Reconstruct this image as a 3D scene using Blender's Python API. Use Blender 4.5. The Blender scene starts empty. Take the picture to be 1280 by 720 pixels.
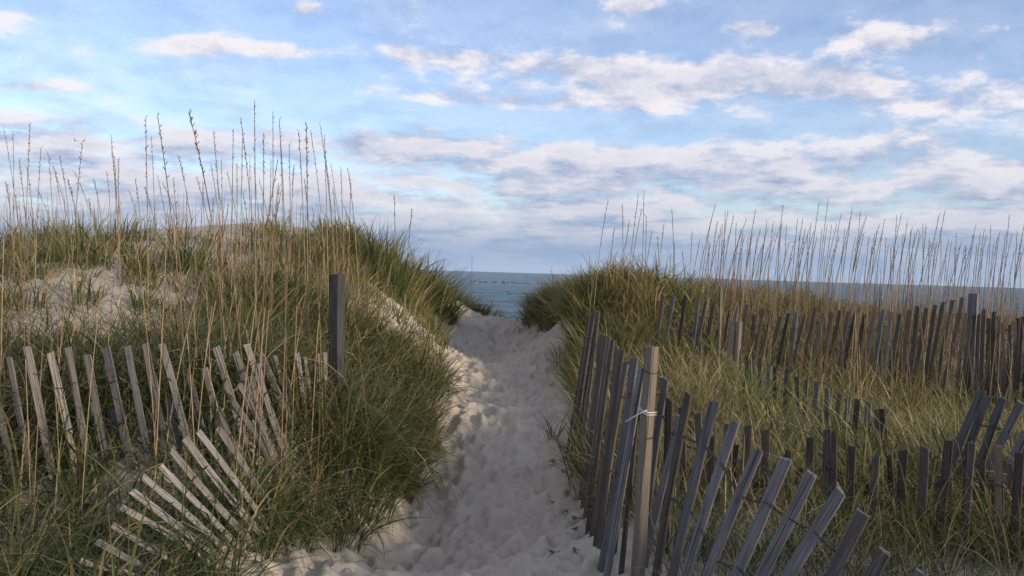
import bpy, math, random
import numpy as np
from mathutils import Matrix, Vector, Euler

random.seed(7)
rng = np.random.default_rng(11)
R = math.radians
scene = bpy.context.scene
COL = scene.collection

# ------------------------------------------------------------------ camera
F = 1154.0                      # focal length in pixels of the 1280 px wide photograph
EYE = 1.6
PITCH, ROLL = 0.963, 1.75
cam_d = bpy.data.cameras.new('camera')
cam = bpy.data.objects.new('camera', cam_d)
COL.objects.link(cam)
cam_d.sensor_width = 36.0
cam_d.lens = 36.0 * F / 1280.0
cam_d.clip_start, cam_d.clip_end = 0.05, 60000.0
CAM_M = Matrix.Translation((0, 0, EYE)) @ Matrix.Rotation(R(90 - PITCH), 4, 'X') @ Matrix.Rotation(R(ROLL), 4, 'Z')
cam.matrix_world = CAM_M
scene.camera = cam
CAM_R = np.array(CAM_M.to_3x3())

def at(px, py, Y):
    """the point of the place seen at photo pixel (px, py), Y metres ahead"""
    d = CAM_R @ np.array([(px - 640.0) / F, -(py - 360.0) / F, -1.0])
    d = d * (Y / d[1])
    return np.array([d[0], d[1], d[2] + EYE])

# ------------------------------------------------------------------ sun, sky, exposure
SUN_TO = Vector((0.82, -0.55, 0.265)).normalized()
SUN_EL = math.asin(SUN_TO.z)
SUN_AZ = math.atan2(SUN_TO.x, SUN_TO.y)
sd = bpy.data.lights.new('sun', 'SUN')
sd.energy = 2.3
sd.angle = R(3.0)
sd.color = (1.0, 0.80, 0.58)
sun = bpy.data.objects.new('sun', sd)
COL.objects.link(sun)
sun.rotation_euler = (-SUN_TO).to_track_quat('-Z', 'Y').to_euler()

scene.view_settings.view_transform = 'Standard'
scene.view_settings.look = 'None'
scene.view_settings.exposure = 0.92
scene.view_settings.gamma = 1.0
scene.view_settings.use_curve_mapping = False
scene.cycles.max_bounces = 6
scene.cycles.transparent_max_bounces = 8
scene.cycles.use_adaptive_sampling = True
scene.cycles.adaptive_threshold = 0.02

class G:
    """short hand for a node tree"""
    def __init__(self, tree):
        self.t = tree
        tree.nodes.clear()
    def n(self, typ, ins=None, **props):
        nd = self.t.nodes.new(typ)
        for k, v in props.items():
            setattr(nd, k, v)
        for k, v in (ins or {}).items():
            self.put(nd.inputs[k], v)
        return nd
    def put(self, sock, v):
        if isinstance(v, bpy.types.NodeSocket):
            self.t.links.new(v, sock)
        elif isinstance(v, bpy.types.Node):
            self.t.links.new(v.outputs[0], sock)
        else:
            sock.default_value = v
    def m(self, op, a, b=0.0, c=0.0, clamp=False):
        nd = self.t.nodes.new('ShaderNodeMath')
        nd.operation = op
        nd.use_clamp = clamp
        self.put(nd.inputs[0], a); self.put(nd.inputs[1], b); self.put(nd.inputs[2], c)
        return nd.outputs[0]
    def vm(self, op, a, b=(0, 0, 0), scale=None):
        nd = self.t.nodes.new('ShaderNodeVectorMath')
        nd.operation = op
        self.put(nd.inputs[0], a); self.put(nd.inputs[1], b)
        if scale is not None:
            self.put(nd.inputs['Scale'], scale)
        return nd.outputs[0]
    def mix(self, f, a, b):
        nd = self.t.nodes.new('ShaderNodeMix')
        nd.data_type = 'RGBA'
        self.put(nd.inputs[0], f); self.put(nd.inputs[6], a); self.put(nd.inputs[7], b)
        return nd.outputs[2]
    def ss(self, v, lo, hi, a=0.0, b=1.0):
        nd = self.t.nodes.new('ShaderNodeMapRange')
        nd.interpolation_type = 'SMOOTHSTEP'
        self.put(nd.inputs[0], v)
        for i, q in zip((1, 2, 3, 4), (lo, hi, a, b)):
            self.put(nd.inputs[i], q)
        return nd.outputs[0]

def lin(r, g, b):
    f = lambda c: c / 12.92 if c <= 0.04045 else ((c + 0.055) / 1.055) ** 2.4
    return (f(r / 255), f(g / 255), f(b / 255), 1.0)

world = bpy.data.worlds.new('World')
scene.world = world
world.use_nodes = True
g = G(world.node_tree)
tc = g.n('ShaderNodeTexCoord')
sep = g.n('ShaderNodeSeparateXYZ', {0: tc.outputs['Generated']})
dx, dy, dz = sep.outputs[0], sep.outputs[1], sep.outputs[2]
sky = g.n('ShaderNodeTexSky', sky_type='NISHITA', sun_disc=False, sun_elevation=SUN_EL, sun_rotation=SUN_AZ,
          air_density=1.0, dust_density=0.6, ozone_density=2.0, altitude=0.0)
hy = g.m('MAXIMUM', dy, 0.12)
u = g.m('DIVIDE', dx, hy)                       # bearing and height of a direction, seaward
v = g.m('DIVIDE', dz, hy)
za = g.m('ADD', g.m('MAXIMUM', dz, 0.0), 0.10)
lg = lambda q: g.m('MULTIPLY', g.m('LOGARITHM', q, math.e), -2.1)
azi = g.m('ARCTAN2', dx, dy)
Pxy = g.n('ShaderNodeCombineXYZ', {0: g.m('MULTIPLY', azi, 3.0), 1: lg(za), 2: g.m('MULTIPLY', dy, 0.35)})
P = Pxy.outputs[0]
def cloud_noise(vec, scale, detail, rough, dist=0.0):
    return g.n('ShaderNodeTexNoise', {'Vector': vec, 'Scale': scale, 'Detail': detail, 'Roughness': rough, 'Distortion': dist},
               noise_dimensions='3D').outputs[0]
za2 = g.m('ADD', za, 0.016)
Pup = g.n('ShaderNodeCombineXYZ', {0: g.m('ADD', g.m('MULTIPLY', azi, 3.0), 0.02), 1: lg(za2), 2: g.m('MULTIPLY', dy, 0.35)}).outputs[0]
n_a = cloud_noise(P, 4.0, 9.0, 0.60, 0.15)
n_up = cloud_noise(Pup, 4.0, 6.0, 0.60, 0.15)
n_big = cloud_noise(P, 0.8, 3.0, 0.5)
n_fine = cloud_noise(P, 9.0, 6.0, 0.62)

# banks of cloud: bearing and height, width and height, weight (all as photo pixels from the horizon's middle)
BANKS = [(560, 72, 80, 15, .36), (845, 88, 85, 24, .32), (720, 82, 50, 9, .24), (790, 112, 130, 20, .34), (1025, 104, 78, 19, .36), (930, 100, 60, 14, .12), (935, 112, 30, 10, -.12), (790, 6, 34, 9, .36),
         (940, 37, 45, 8, .30), (1095, 44, 50, 15, .28), (1150, 55, 40, 9, .2), (1265, 110, 50, 18, .28), (1200, 132, 100, 12, .20), (215, 54, 60, 11, .36),
         (370, 65, 38, 9, .34), (35, 108, 50, 7, .40), (385, 12, 40, 8, .34), (522, 156, 24, 7, .26), (15, 16, 40, 10, .30),
         (475, 182, 62, 15, .25), (540, 117, 45, 10, .22), (620, 128, 50, 10, .22), (690, 130, 60, 10, .22), (1225, 72, 14, 7, .22), (1252, 36, 16, 6, .22),
         (660, 152, 150, 9, -.22), (420, 140, 130, 9, -.15), (1000, 150, 120, 7, -.06), (150, 130, 180, 14, -.12), (700, 30, 90, 20, -.15)]
bank = None
for (bx, by, sx, sy, w) in BANKS:
    d = np.array(at(bx, by, 1.0)) - np.array([0, 0, EYE])
    e = g.m('ADD', g.m('POWER', g.m('DIVIDE', g.m('SUBTRACT', u, float(d[0])), sx * 1.15 / F), 2.0),
            g.m('POWER', g.m('DIVIDE', g.m('SUBTRACT', v, float(d[2])), sy * 1.15 / F), 2.0))
    t = g.m('MULTIPLY', g.m('EXPONENT', g.m('MULTIPLY', e, -0.7)), w)
    bank = t if bank is None else g.m('ADD', bank, t)
cover_low = g.ss(v, 0.125, 0.185, 0.31, 0.0)                    # the sheet of cloud over the sea
cover_hi = g.m('ADD', g.ss(v, 0.16, 0.30, -0.05, -0.09), g.m('MAXIMUM', g.ss(dz, 0.40, 0.62, 0.0, 0.24), g.ss(dy, 0.45, -0.1, 0.0, 0.20)))  # more cloud overhead and behind, out of view, added to whiten the skylight
big = g.m('MULTIPLY', g.m('SUBTRACT', n_big, 0.5), 0.40)
n_k = g.m('ADD', g.m('MULTIPLY', g.m('SUBTRACT', n_a, 0.5), 1.4), 0.5)
elev = g.m('ADD', g.m('ADD', g.m('ADD', n_k, big), g.m('MULTIPLY', bank, 1.0)), g.m('ADD', cover_low, cover_hi))
elev = g.m('ADD', elev, g.m('MULTIPLY', g.m('SUBTRACT', n_fine, 0.5), 0.26))
dens = g.m('MULTIPLY', g.ss(elev, 0.45, 0.82), 0.95)
veil = g.m('MULTIPLY', g.m('ADD', g.ss(g.m('ADD', n_up, big), 0.36, 0.72, 0.0, 0.6), 0.45), 0.34)
lit = g.m('ADD', g.m('MULTIPLY', g.m('SUBTRACT', n_a, n_up), 4.6), 0.60)
lit = g.m('ADD', lit, g.m('MULTIPLY', g.m('SUBTRACT', n_fine, 0.5), 0.9), clamp=True)
lit = g.m('MULTIPLY', lit, g.ss(elev, 0.70, 1.15, 1.0, 0.6))
lit_hi = g.m('MULTIPLY', g.m('MULTIPLY', lit, g.ss(v, 0.02, 0.07, 0.75, 1.0)), g.ss(v, 0.13, 0.19, 0.82, 1.0))
c_grey = g.mix(g.ss(v, 0.05, 0.22), lin(150, 167, 200), lin(182, 190, 214))
c_white = g.mix(g.ss(v, 0.05, 0.14), lin(228, 224, 230), lin(246, 240, 243))
c_cloud = g.mix(lit_hi, c_grey, c_white)
c_cloud = g.mix(g.ss(v, 0.012, 0.068, 0.85, 0.0), c_cloud, g.mix(g.ss(v, 0.0, 0.03), lin(166, 186, 214), lin(152, 174, 204)))
bg_sky = g.n('ShaderNodeBackground', {'Color': g.vm('MULTIPLY', sky.outputs[0], (0.97, 0.95, 1.10)), 'Strength': 0.107})
bg_cl = g.n('ShaderNodeBackground', {'Color': c_cloud, 'Strength': 0.555})
dens2 = g.m('MAXIMUM', dens, veil)
dens2 = g.m('MAXIMUM', dens2, g.ss(v, 0.03, 0.10, 1.0, 0.0))
mixs = g.n('ShaderNodeMixShader', {0: dens2, 1: bg_sky.outputs[0], 2: bg_cl.outputs[0]})
g.n('ShaderNodeOutputWorld', {0: mixs.outputs[0]})

# ------------------------------------------------------------------ helpers
def new_mesh(name, verts, quads=None, tris=None, smooth=True):
    me = bpy.data.meshes.new(name)
    verts = np.asarray(verts, dtype=np.float32)
    me.vertices.add(len(verts))
    me.vertices.foreach_set('co', verts.ravel())
    nq = 0 if quads is None else len(quads)
    nt = 0 if tris is None else len(tris)
    loops = []
    if nq: loops.append(np.asarray(quads, dtype=np.int32).ravel())
    if nt: loops.append(np.asarray(tris, dtype=np.int32).ravel())
    loops = np.concatenate(loops)
    me.loops.add(len(loops))
    me.loops.foreach_set('vertex_index', loops)
    me.polygons.add(nq + nt)
    starts = np.concatenate([np.arange(nq) * 4, nq * 4 + np.arange(nt) * 3]).astype(np.int32)
    me.polygons.foreach_set('loop_start', starts)
    me.polygons.foreach_set('use_smooth', np.full(nq + nt, smooth, dtype=bool))
    me.update(calc_edges=True)
    me.validate()
    return me

def link(name, me, mat=None, parent=None, loc=None):
    o = bpy.data.objects.new(name, me)
    COL.objects.link(o)
    if mat is not None and me is not None and not me.materials:
        me.materials.append(mat)
    if parent is not None:
        o.parent = parent
    if loc is not None:
        o.location = loc
    return o

def tag(o, label=None, cat=None, group=None, kind=None):
    if label: o['label'] = label
    if cat: o['category'] = cat
    if group: o['group'] = group
    if kind: o['kind'] = kind
    return o

def thing(name, label, cat, loc, group=None):
    o = bpy.data.objects.new(name, None)
    o.empty_display_size = 0.2
    COL.objects.link(o)
    o.location = loc
    return tag(o, label, cat, group)

class MB:
    """collects tubes, strips and boxes into one mesh"""
    def __init__(self):
        self.v, self.q, self.t, self.k = [], [], [], 0
    def add(self, v, q=(), t=()):
        self.v.append(np.asarray(v, float)); 
        for f in q: self.q.append([i + self.k for i in f])
        for f in t: self.t.append([i + self.k for i in f])
        self.k += len(v)
    def tube(self, pts, rad, n=5):
        pts = np.asarray(pts, float); m = len(pts)
        rad = np.broadcast_to(np.asarray(rad, float), (m,))
        tg = np.gradient(pts, axis=0)
        tg /= np.linalg.norm(tg, axis=1)[:, None] + 1e-9
        ref = np.array([0.31, 0.9, 0.2])
        a = np.cross(tg, ref); a /= np.linalg.norm(a, axis=1)[:, None] + 1e-9
        b = np.cross(tg, a)
        vs = []
        for i in range(m):
            for j in range(n):
                c = 2 * math.pi * j / n
                vs.append(pts[i] + rad[i] * (math.cos(c) * a[i] + math.sin(c) * b[i]))
        q = [[i * n + j, i * n + (j + 1) % n, (i + 1) * n + (j + 1) % n, (i + 1) * n + j] for i in range(m - 1) for j in range(n)]
        t = [[0, j + 1, j] for j in range(1, n - 1)] + [[(m - 1) * n, (m - 1) * n + j, (m - 1) * n + j + 1] for j in range(1, n - 1)]
        self.add(vs, q, t)
    def strip(self, pts, w, side):
        pts = np.asarray(pts, float); m = len(pts)
        w = np.asarray(w, float)[:, None]; side = np.asarray(side, float)
        vs = np.empty((2 * m, 3)); vs[0::2] = pts - side * w; vs[1::2] = pts + side * w
        self.add(vs, [[2 * i, 2 * i + 1, 2 * i + 3, 2 * i + 2] for i in range(m - 1)])
    def mesh(self, name, smooth=True):
        return new_mesh(name, np.concatenate(self.v), self.q or None, self.t or None, smooth)

# ------------------------------------------------------------------ value noise on the ground plane
_perm = rng.random((256, 256))
def vnoise(x, y, s):
    x = np.asarray(x) * s + 91.3; y = np.asarray(y) * s + 37.7
    xi = np.floor(x).astype(int); yi = np.floor(y).astype(int)
    fx = x - xi; fy = y - yi
    fx = fx * fx * (3 - 2 * fx); fy = fy * fy * (3 - 2 * fy)
    p = lambda a, b: _perm[a & 255, b & 255]
    return (p(xi, yi) * (1 - fx) + p(xi + 1, yi) * fx) * (1 - fy) + (p(xi, yi + 1) * (1 - fx) + p(xi + 1, yi + 1) * fx) * fy

def sstep(x, a, b):
    t = np.clip((np.asarray(x, float) - a) / (b - a), 0, 1)
    return t * t * (3 - 2 * t)

# ------------------------------------------------------------------ the lie of the land
SEA_Z = -2.5
def under(px, py, Y, dz=0.0):
    p = at(px, py, Y); p[2] -= dz
    return p
ctrl = [under(*c) for c in [
    (570, 720, 4.8), (600, 600, 6.6), (640, 500, 9.2), (640, 450, 11.3), (640, 420, 13.5), (622, 404, 15.6),
    (420, 690, 5.0), (520, 600, 6.6), (555, 500, 9.2), (545, 430, 11.8),                       # left edge of the path
    (350, 650, 5.0), (480, 640, 5.9), (440, 680, 5.3), (460, 590, 6.5), (260, 670, 4.3), (120, 660, 4.4, .10), (0, 720, 3.7, .05),
    (60, 580, 4.7, .08), (200, 560, 4.8, .08), (330, 515, 5.4), (421, 515, 6.0), (300, 460, 6.2, .1), (100, 470, 6.2, .1), (-150, 480, 6.0, .1),
    (100, 385, 7.5), (30, 390, 7.5), (210, 390, 7.6), (120, 324, 8.8), (340, 360, 8.3, .1), (300, 322, 9.5, .08), (150, 319, 9.5, .06), (0, 320, 9.5, .06), (-200, 320, 9.5),
    (450, 358, 9.8, .12), (440, 405, 8.0, .1), (480, 374, 10.2), (390, 336, 9.6, .1), (500, 335, 12.0, .15), (530, 400, 12.2), (560, 350, 14.0, .25), (592, 398, 15.0),
    (718, 480, 9.6), (730, 445, 10.3), (700, 410, 12.2), (682, 380, 13.6, .05), (655, 402, 14.8),    # right edge of the path
    (760, 354, 11.0, .08), (850, 372, 11.0, .15), (735, 565, 6.9), (760, 640, 5.4), (790, 480, 8.0, .1),
    (870, 480, 6.6, .2), (950, 520, 6.0, .2), (930, 440, 8.2, .2), (1000, 610, 4.9, .12), (900, 640, 4.6, .1),
    (1130, 700, 4.6), (1260, 720, 4.4), (1000, 720, 4.0), (1100, 560, 6.1, .15), (1050, 510, 7.2, .2), (1150, 550, 6.6, .15), (1240, 580, 5.6, .1), (1400, 570, 6.0, .1),
    (1150, 490, 9.6, .15), (1050, 475, 9.6, .15), (960, 455, 9.6, .15), (917, 485, 8.3, .15), (1000, 520, 7.7, .2), (1260, 490, 9.6, .15), (1000, 409, 12.2), (1150, 416, 12.2), (1280, 421, 12.2), (1450, 424, 12.2), (880, 396, 12.5)]]
ctrl += [np.array(c, float) for c in [
    (0, 0, 0), (0, 2.5, 0), (-1.6, 1.5, .15), (1.2, 2.0, .1), (1.6, 3.0, .25), (-2.5, 2.5, .3), (3.2, 2.5, .3), (-6, 1, .6), (6, 1, .7),
    (-8, 16, 1.1), (-3, 16, 1.25), (2.2, 16, 1.05), (8, 16, .7), (14, 14, .85), (-14, 13, 1.3), (0, 18, .5), (-12, 6, 1.2), (13, 7, .9), (-14, 1, .9), (14, 1, 1.0)]]
ctrl = np.array(ctrl)
def _phi(r2):
    return r2 * np.log(r2 + 1e-9) * 0.5
_n = len(ctrl)
_d2 = ((ctrl[:, None, :2] - ctrl[None, :, :2]) ** 2).sum(-1)
_A = np.zeros((_n + 3, _n + 3))
_A[:_n, :_n] = _phi(_d2) + np.eye(_n) * 0.06
_A[:_n, _n] = 1; _A[:_n, _n + 1:] = ctrl[:, :2]; _A[_n, :_n] = 1; _A[_n + 1:, :_n] = ctrl[:, :2].T
_w = np.linalg.solve(_A, np.concatenate([ctrl[:, 2], np.zeros(3)]))

def profile(y):
    return np.interp(y, [-400, -30, 0, 14, 18, 22, 34, 50, 70, 140, 400], [1.6, 1.4, 0.9, 1.05, .55, -.4, -1.5, -2.2, -2.7, -5, -8])

def ground(x, y):
    x = np.asarray(x, float); y = np.asarray(y, float)
    shp = x.shape; x = x.ravel(); y = y.ravel()
    z = np.empty_like(x)
    for i in range(0, len(x), 60000):
        a, b = x[i:i + 60000], y[i:i + 60000]
        xc = np.clip(a, -15, 15); yc = np.clip(b, 0, 18)
        r2 = (xc[:, None] - ctrl[None, :, 0]) ** 2 + (yc[:, None] - ctrl[None, :, 1]) ** 2
        zz = _phi(r2) @ _w[:_n] + _w[_n] + _w[_n + 1] * xc + _w[_n + 2] * yc
        far = np.clip(sstep(b, 15.5, 21) + sstep(np.abs(a), 9, 15) + sstep(-b, 0, 3), 0, 1)
        roll = (vnoise(a, b, .12) - .5) * .7
        gap = .75 * np.exp(-(a / 2.6) ** 2) * np.exp(-((b - 19.5) / 3.2) ** 2)
        z[i:i + 60000] = zz * (1 - far) + (profile(b) + roll * (b < 40) - gap) * far + 2.3 * np.exp(-((a - 9.0) / 2.6) ** 2 - ((b + 1.6) / 2.3) ** 2) + 2.3 * np.exp(-((a - 13.2) / 2.4) ** 2 - ((b - 4.4) / 2.2) ** 2)  # unseen dune humps on the right, added to shade foreground and hollow
    return z.reshape(shp)

PL = ([0, 3, 4.2, 4.8, 5.6, 6.6, 8, 10.3, 12, 13.5, 15.5, 18, 40], [-1.0, -1.1, -1.1, -1.0, -.80, -.64, -.60, -.74, -1.0, -1.02, -.62, -.9, -2])
PR = ([0, 3, 4.8, 5.7, 7, 9.7, 10.6, 11.6, 13, 14.6, 16, 18, 40], [.6, .55, .54, .52, .50, .68, .76, .74, .56, .25, .38, .8, 2])
def path_in(x, y):
    """metres inside the sandy path (negative outside it)"""
    return np.minimum(x - np.interp(y, *PL), np.interp(y, *PR) - x)

# ------------------------------------------------------------------ materials
def mat(name):
    m = bpy.data.materials.new(name)
    m.use_nodes = True
    return m, G(m.node_tree)

def simple(name, col, rough=0.7, metal=0.0, spec=0.3):
    m, g = mat(name)
    p = g.n('ShaderNodeBsdfPrincipled', {'Base Color': (*col, 1), 'Roughness': rough, 'Metallic': metal, 'Specular IOR Level': spec})
    g.n('ShaderNodeOutputMaterial', {0: p.outputs[0]})
    return m

m_sand, g = mat('sand')
geo = g.n('ShaderNodeNewGeometry')
pos = geo.outputs['Position']
grain = g.n('ShaderNodeTexNoise', {'Vector': pos, 'Scale': 420.0, 'Detail': 3.0, 'Roughness': 0.7}).outputs[0]
patch = g.n('ShaderNodeTexNoise', {'Vector': pos, 'Scale': 2.2, 'Detail': 6.0, 'Roughness': 0.6}).outputs[0]
speck = g.n('ShaderNodeTexNoise', {'Vector': pos, 'Scale': 60.0, 'Detail': 4.0, 'Roughness': 0.75}).outputs[0]
col = g.mix(g.ss(patch, 0.3, 0.7), (0.40, 0.365, 0.30, 1), (0.48, 0.44, 0.37, 1))
col = g.mix(g.ss(grain, 0.35, 0.75, 0.0, 0.30), col, (0.27, 0.22, 0.17, 1))
col = g.mix(g.ss(speck, 0.68, 0.78, 0.0, 0.6), col, (0.13, 0.10, 0.075, 1))
bmp = g.n('ShaderNodeBump', {'Strength': 0.35, 'Distance': 0.006, 'Height': grain})
lump = g.n('ShaderNodeTexNoise', {'Vector': pos, 'Scale': 26.0, 'Detail': 4.0, 'Roughness': 0.6}).outputs[0]
bmp2 = g.n('ShaderNodeBump', {'Strength': 0.6, 'Distance': 0.02, 'Height': lump, 'Normal': bmp.outputs[0]})
p = g.n('ShaderNodeBsdfPrincipled', {'Base Color': col, 'Roughness': 0.95, 'Specular IOR Level': 0.1, 'Normal': bmp2.outputs[0]})
g.n('ShaderNodeOutputMaterial', {0: p.outputs[0]})

m_grass, g = mat('grass_blade')
at_ = g.n('ShaderNodeAttribute', attribute_name='Col')
df = g.n('ShaderNodeBsdfPrincipled', {'Base Color': at_.outputs['Color'], 'Roughness': 0.55, 'Specular IOR Level': 0.25})
tr = g.n('ShaderNodeBsdfTranslucent', {'Color': at_.outputs['Color']})
mx = g.n('ShaderNodeMixShader', {0: 0.36, 1: df.outputs[0], 2: tr.outputs[0]})
g.n('ShaderNodeOutputMaterial', {0: mx.outputs[0]})

def wood(name, c1, c2, c3):
    m, g = mat(name)
    tc = g.n('ShaderNodeTexCoord')
    oi = g.n('ShaderNodeObjectInfo')
    shift = g.vm('ADD', tc.outputs['Object'], g.n('ShaderNodeCombineXYZ', {0: g.m('MULTIPLY', oi.outputs['Random'], 40.0), 2: g.m('MULTIPLY', oi.outputs['Random'], 17.0)}).outputs[0])
    sg = g.vm('MULTIPLY', shift, (1.0, 1.0, 0.035))
    grain = g.n('ShaderNodeTexNoise', {'Vector': sg, 'Scale': 170.0, 'Detail': 6.0, 'Roughness': 0.65}).outputs[0]
    blot = g.n('ShaderNodeTexNoise', {'Vector': g.vm('MULTIPLY', shift, (1, 1, .35)), 'Scale': 14.0, 'Detail': 4.0}).outputs[0]
    knot = g.n('ShaderNodeTexVoronoi', {'Vector': g.vm('MULTIPLY', shift, (1, 1, .5)), 'Scale': 9.0}).outputs['Distance']
    col = g.mix(g.ss(grain, .32, .68), c1, c2)
    col = g.mix(g.ss(blot, .45, .75, 0, .65), col, c3)
    col = g.mix(g.ss(knot, .03, .11, .7, 0), col, (.05, .04, .035, 1))
    crack = g.n('ShaderNodeTexNoise', {'Vector': g.vm('MULTIPLY', shift, (1, 1, .012)), 'Scale': 95.0, 'Detail': 2.0, 'Roughness': .5}).outputs[0]
    col = g.mix(g.ss(crack, .60, .66, 0, .8), col, (.025, .021, .018, 1))
    stain = g.n('ShaderNodeTexNoise', {'Vector': g.vm('MULTIPLY', shift, (1, 1, .6)), 'Scale': 30.0, 'Detail': 5.0, 'Roughness': .7}).outputs[0]
    col = g.mix(g.ss(stain, .56, .72, 0, .55), col, c3)
    tone = g.m('ADD', g.m('MULTIPLY', oi.outputs['Random'], 0.75), 0.62)
    col = g.vm('SCALE', col, scale=tone)
    b = g.n('ShaderNodeBump', {'Strength': 0.8, 'Distance': 0.004, 'Height': g.m('SUBTRACT', grain, g.m('MULTIPLY', g.ss(crack, .58, .66), .8))})
    p = g.n('ShaderNodeBsdfPrincipled', {'Base Color': col, 'Roughness': 0.8, 'Specular IOR Level': 0.25, 'Normal': b.outputs[0]})
    g.n('ShaderNodeOutputMaterial', {0: p.outputs[0]})
    return m
m_wood = wood('weathered_wood', (.080, .081, .087, 1), (.175, .178, .19, 1), (.11, .092, .078, 1))
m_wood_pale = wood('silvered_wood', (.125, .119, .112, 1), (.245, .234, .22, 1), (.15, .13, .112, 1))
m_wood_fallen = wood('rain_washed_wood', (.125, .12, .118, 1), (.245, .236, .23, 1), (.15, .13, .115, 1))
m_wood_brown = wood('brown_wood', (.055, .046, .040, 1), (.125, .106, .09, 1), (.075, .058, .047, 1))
m_wood_post = wood('post_wood', (.115, .097, .082, 1), (.21, .18, .152, 1), (.135, .108, .085, 1))
m_wood_dark = wood('dark_post_wood', (.02, .021, .024, 1), (.052, .051, .056, 1), (.034, .031, .03, 1))
m_wire = simple('rusted_wire', (.055, .05, .048), .55, .5)
m_nail = simple('nail', (.09, .06, .045), .6, .6)
m_tie = simple('white_cord', (.72, .73, .76), .5)
m_stalk, g = mat('dry_stalk')
oi = g.n('ShaderNodeObjectInfo')
tcn = g.n('ShaderNodeTexCoord')
nz = g.n('ShaderNodeTexNoise', {'Vector': tcn.outputs['Object'], 'Scale': 7.0, 'Detail': 3.0}).outputs[0]
colr = g.mix(oi.outputs['Random'], (.14, .105, .068, 1), (.34, .26, .155, 1))
colr = g.mix(g.ss(nz, .45, .75), colr, (.17, .115, .07, 1))
p = g.n('ShaderNodeBsdfPrincipled', {'Base Color': colr, 'Roughness': .6, 'Specular IOR Level': .25})
g.n('ShaderNodeOutputMaterial', {0: p.outputs[0]})
m_seed = simple('seed_husk', (.16, .115, .075), .8)
m_leaf = simple('green_leaf', (.045, .085, .02), .45)
m_leaf_y = simple('yellow_leaf', (.20, .20, .03), .5)
m_leaf_o = simple('orange_leaf', (.42, .15, .025), .55)
m_bird = simple('dark_feathers', (.03, .028, .028), .7)

# ------------------------------------------------------------------ sand: one sheet from behind the viewer to the sea bed
def axis(dense, lo_pts, hi_pts):
    return np.unique(np.concatenate([lo_pts, dense, hi_pts]))
xs = axis(np.arange(-1.7, 1.7, .022), np.concatenate([-np.geomspace(16, 4000, 22)[::-1], np.arange(-15.6, -1.7, .14)]),
          np.concatenate([np.arange(1.75, 15.6, .14), np.geomspace(16, 4000, 22)]))
ys = axis(np.arange(2.6, 16.4, .026), np.concatenate([-np.geomspace(1, 600, 18)[::-1], np.arange(-.8, 2.6, .12)]),
          np.concatenate([np.arange(16.5, 30, .25), np.geomspace(31, 3000, 30)]))
X, Y = np.meshgrid(xs, ys)
Z = ground(X, Y)
inside = sstep(path_in(X, Y), -.25, .15)
Z += (vnoise(X, Y, 1.3) - .5) * .05 + (vnoise(X, Y, 3.1) - .5) * .03
Z -= inside * .02
Z += inside * ((vnoise(X, Y, 7) - .5) * .024 + (vnoise(X, Y, 14) - .5) * .018)
nfp = 2600
fy = 2.7 + rng.random(nfp) ** 0.95 * 13.4
fl, fr = np.interp(fy, *PL), np.interp(fy, *PR)
fx = fl - .15 + (fr - fl + .3) * rng.random(nfp)
dent = np.zeros_like(Z)
for x0, y0 in zip(fx, fy):
    a = rng.normal(0, .45); ln = rng.uniform(.05, .12); wd = rng.uniform(.03, .055); dp = rng.uniform(.010, .030)
    i0, i1 = np.searchsorted(ys, [y0 - .32, y0 + .32]); j0, j1 = np.searchsorted(xs, [x0 - .32, x0 + .32])
    px_ = X[i0:i1, j0:j1] - x0; py_ = Y[i0:i1, j0:j1] - y0
    q = ((px_ * math.cos(a) - py_ * math.sin(a)) / wd) ** 2 + ((px_ * math.sin(a) + py_ * math.cos(a)) / ln) ** 2
    dent[i0:i1, j0:j1] += dp * (-np.exp(-q * .8) + .55 * np.exp(-((np.sqrt(q) - 1.7) ** 2) * 3.0))
for k in range(150):
    y0 = 2.9 + rng.random() * 12.5; l_, r_ = np.interp(y0, *PL), np.interp(y0, *PR)
    x0 = l_ + (r_ - l_) * rng.uniform(.12, .88); a = rng.normal(0, .3); s_ = rng.choice([1, -1])
    i0, i1 = np.searchsorted(ys, [y0 - .3, y0 + .3]); j0, j1 = np.searchsorted(xs, [x0 - .3, x0 + .3])
    px_ = X[i0:i1, j0:j1] - x0; py_ = (Y[i0:i1, j0:j1] - y0) * s_
    e1 = px_ * math.cos(a) - py_ * math.sin(a); e2 = px_ * math.sin(a) + py_ * math.cos(a)
    q = np.sqrt((e1 / (.047 + .010 * np.clip(e2 / .1, -1, 1))) ** 2 + (e2 / .135) ** 2)
    ring = .014 * np.exp(-((q - 1.25) / .22) ** 2) * (1 + .6 * np.sign(e2))
    press = -rng.uniform(.022, .036) * (1 / (1 + np.exp((q - .95) * 14))) * (1 + .25 * np.cos(e2 * 60))
    d0 = dent[i0:i1, j0:j1]; f = 1 / (1 + np.exp((q - 1.1) * 9))
    dent[i0:i1, j0:j1] = d0 * (1 - f * .75) + press + ring
Z += np.clip(dent, -.07, .06) * sstep(path_in(X, Y), -.3, .1)
nx, ny = len(xs), len(ys)
idx = np.arange(nx * ny).reshape(ny, nx)
quads = np.stack([idx[:-1, :-1], idx[:-1, 1:], idx[1:, 1:], idx[1:, :-1]], -1).reshape(-1, 4)
me = new_mesh('sand', np.stack([X, Y, Z], -1).reshape(-1, 3), quads)
tag(link('sand_dunes', me, m_sand), 'pale trodden sand of the dunes and the footpath to the sea', 'ground', kind='structure')

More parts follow.
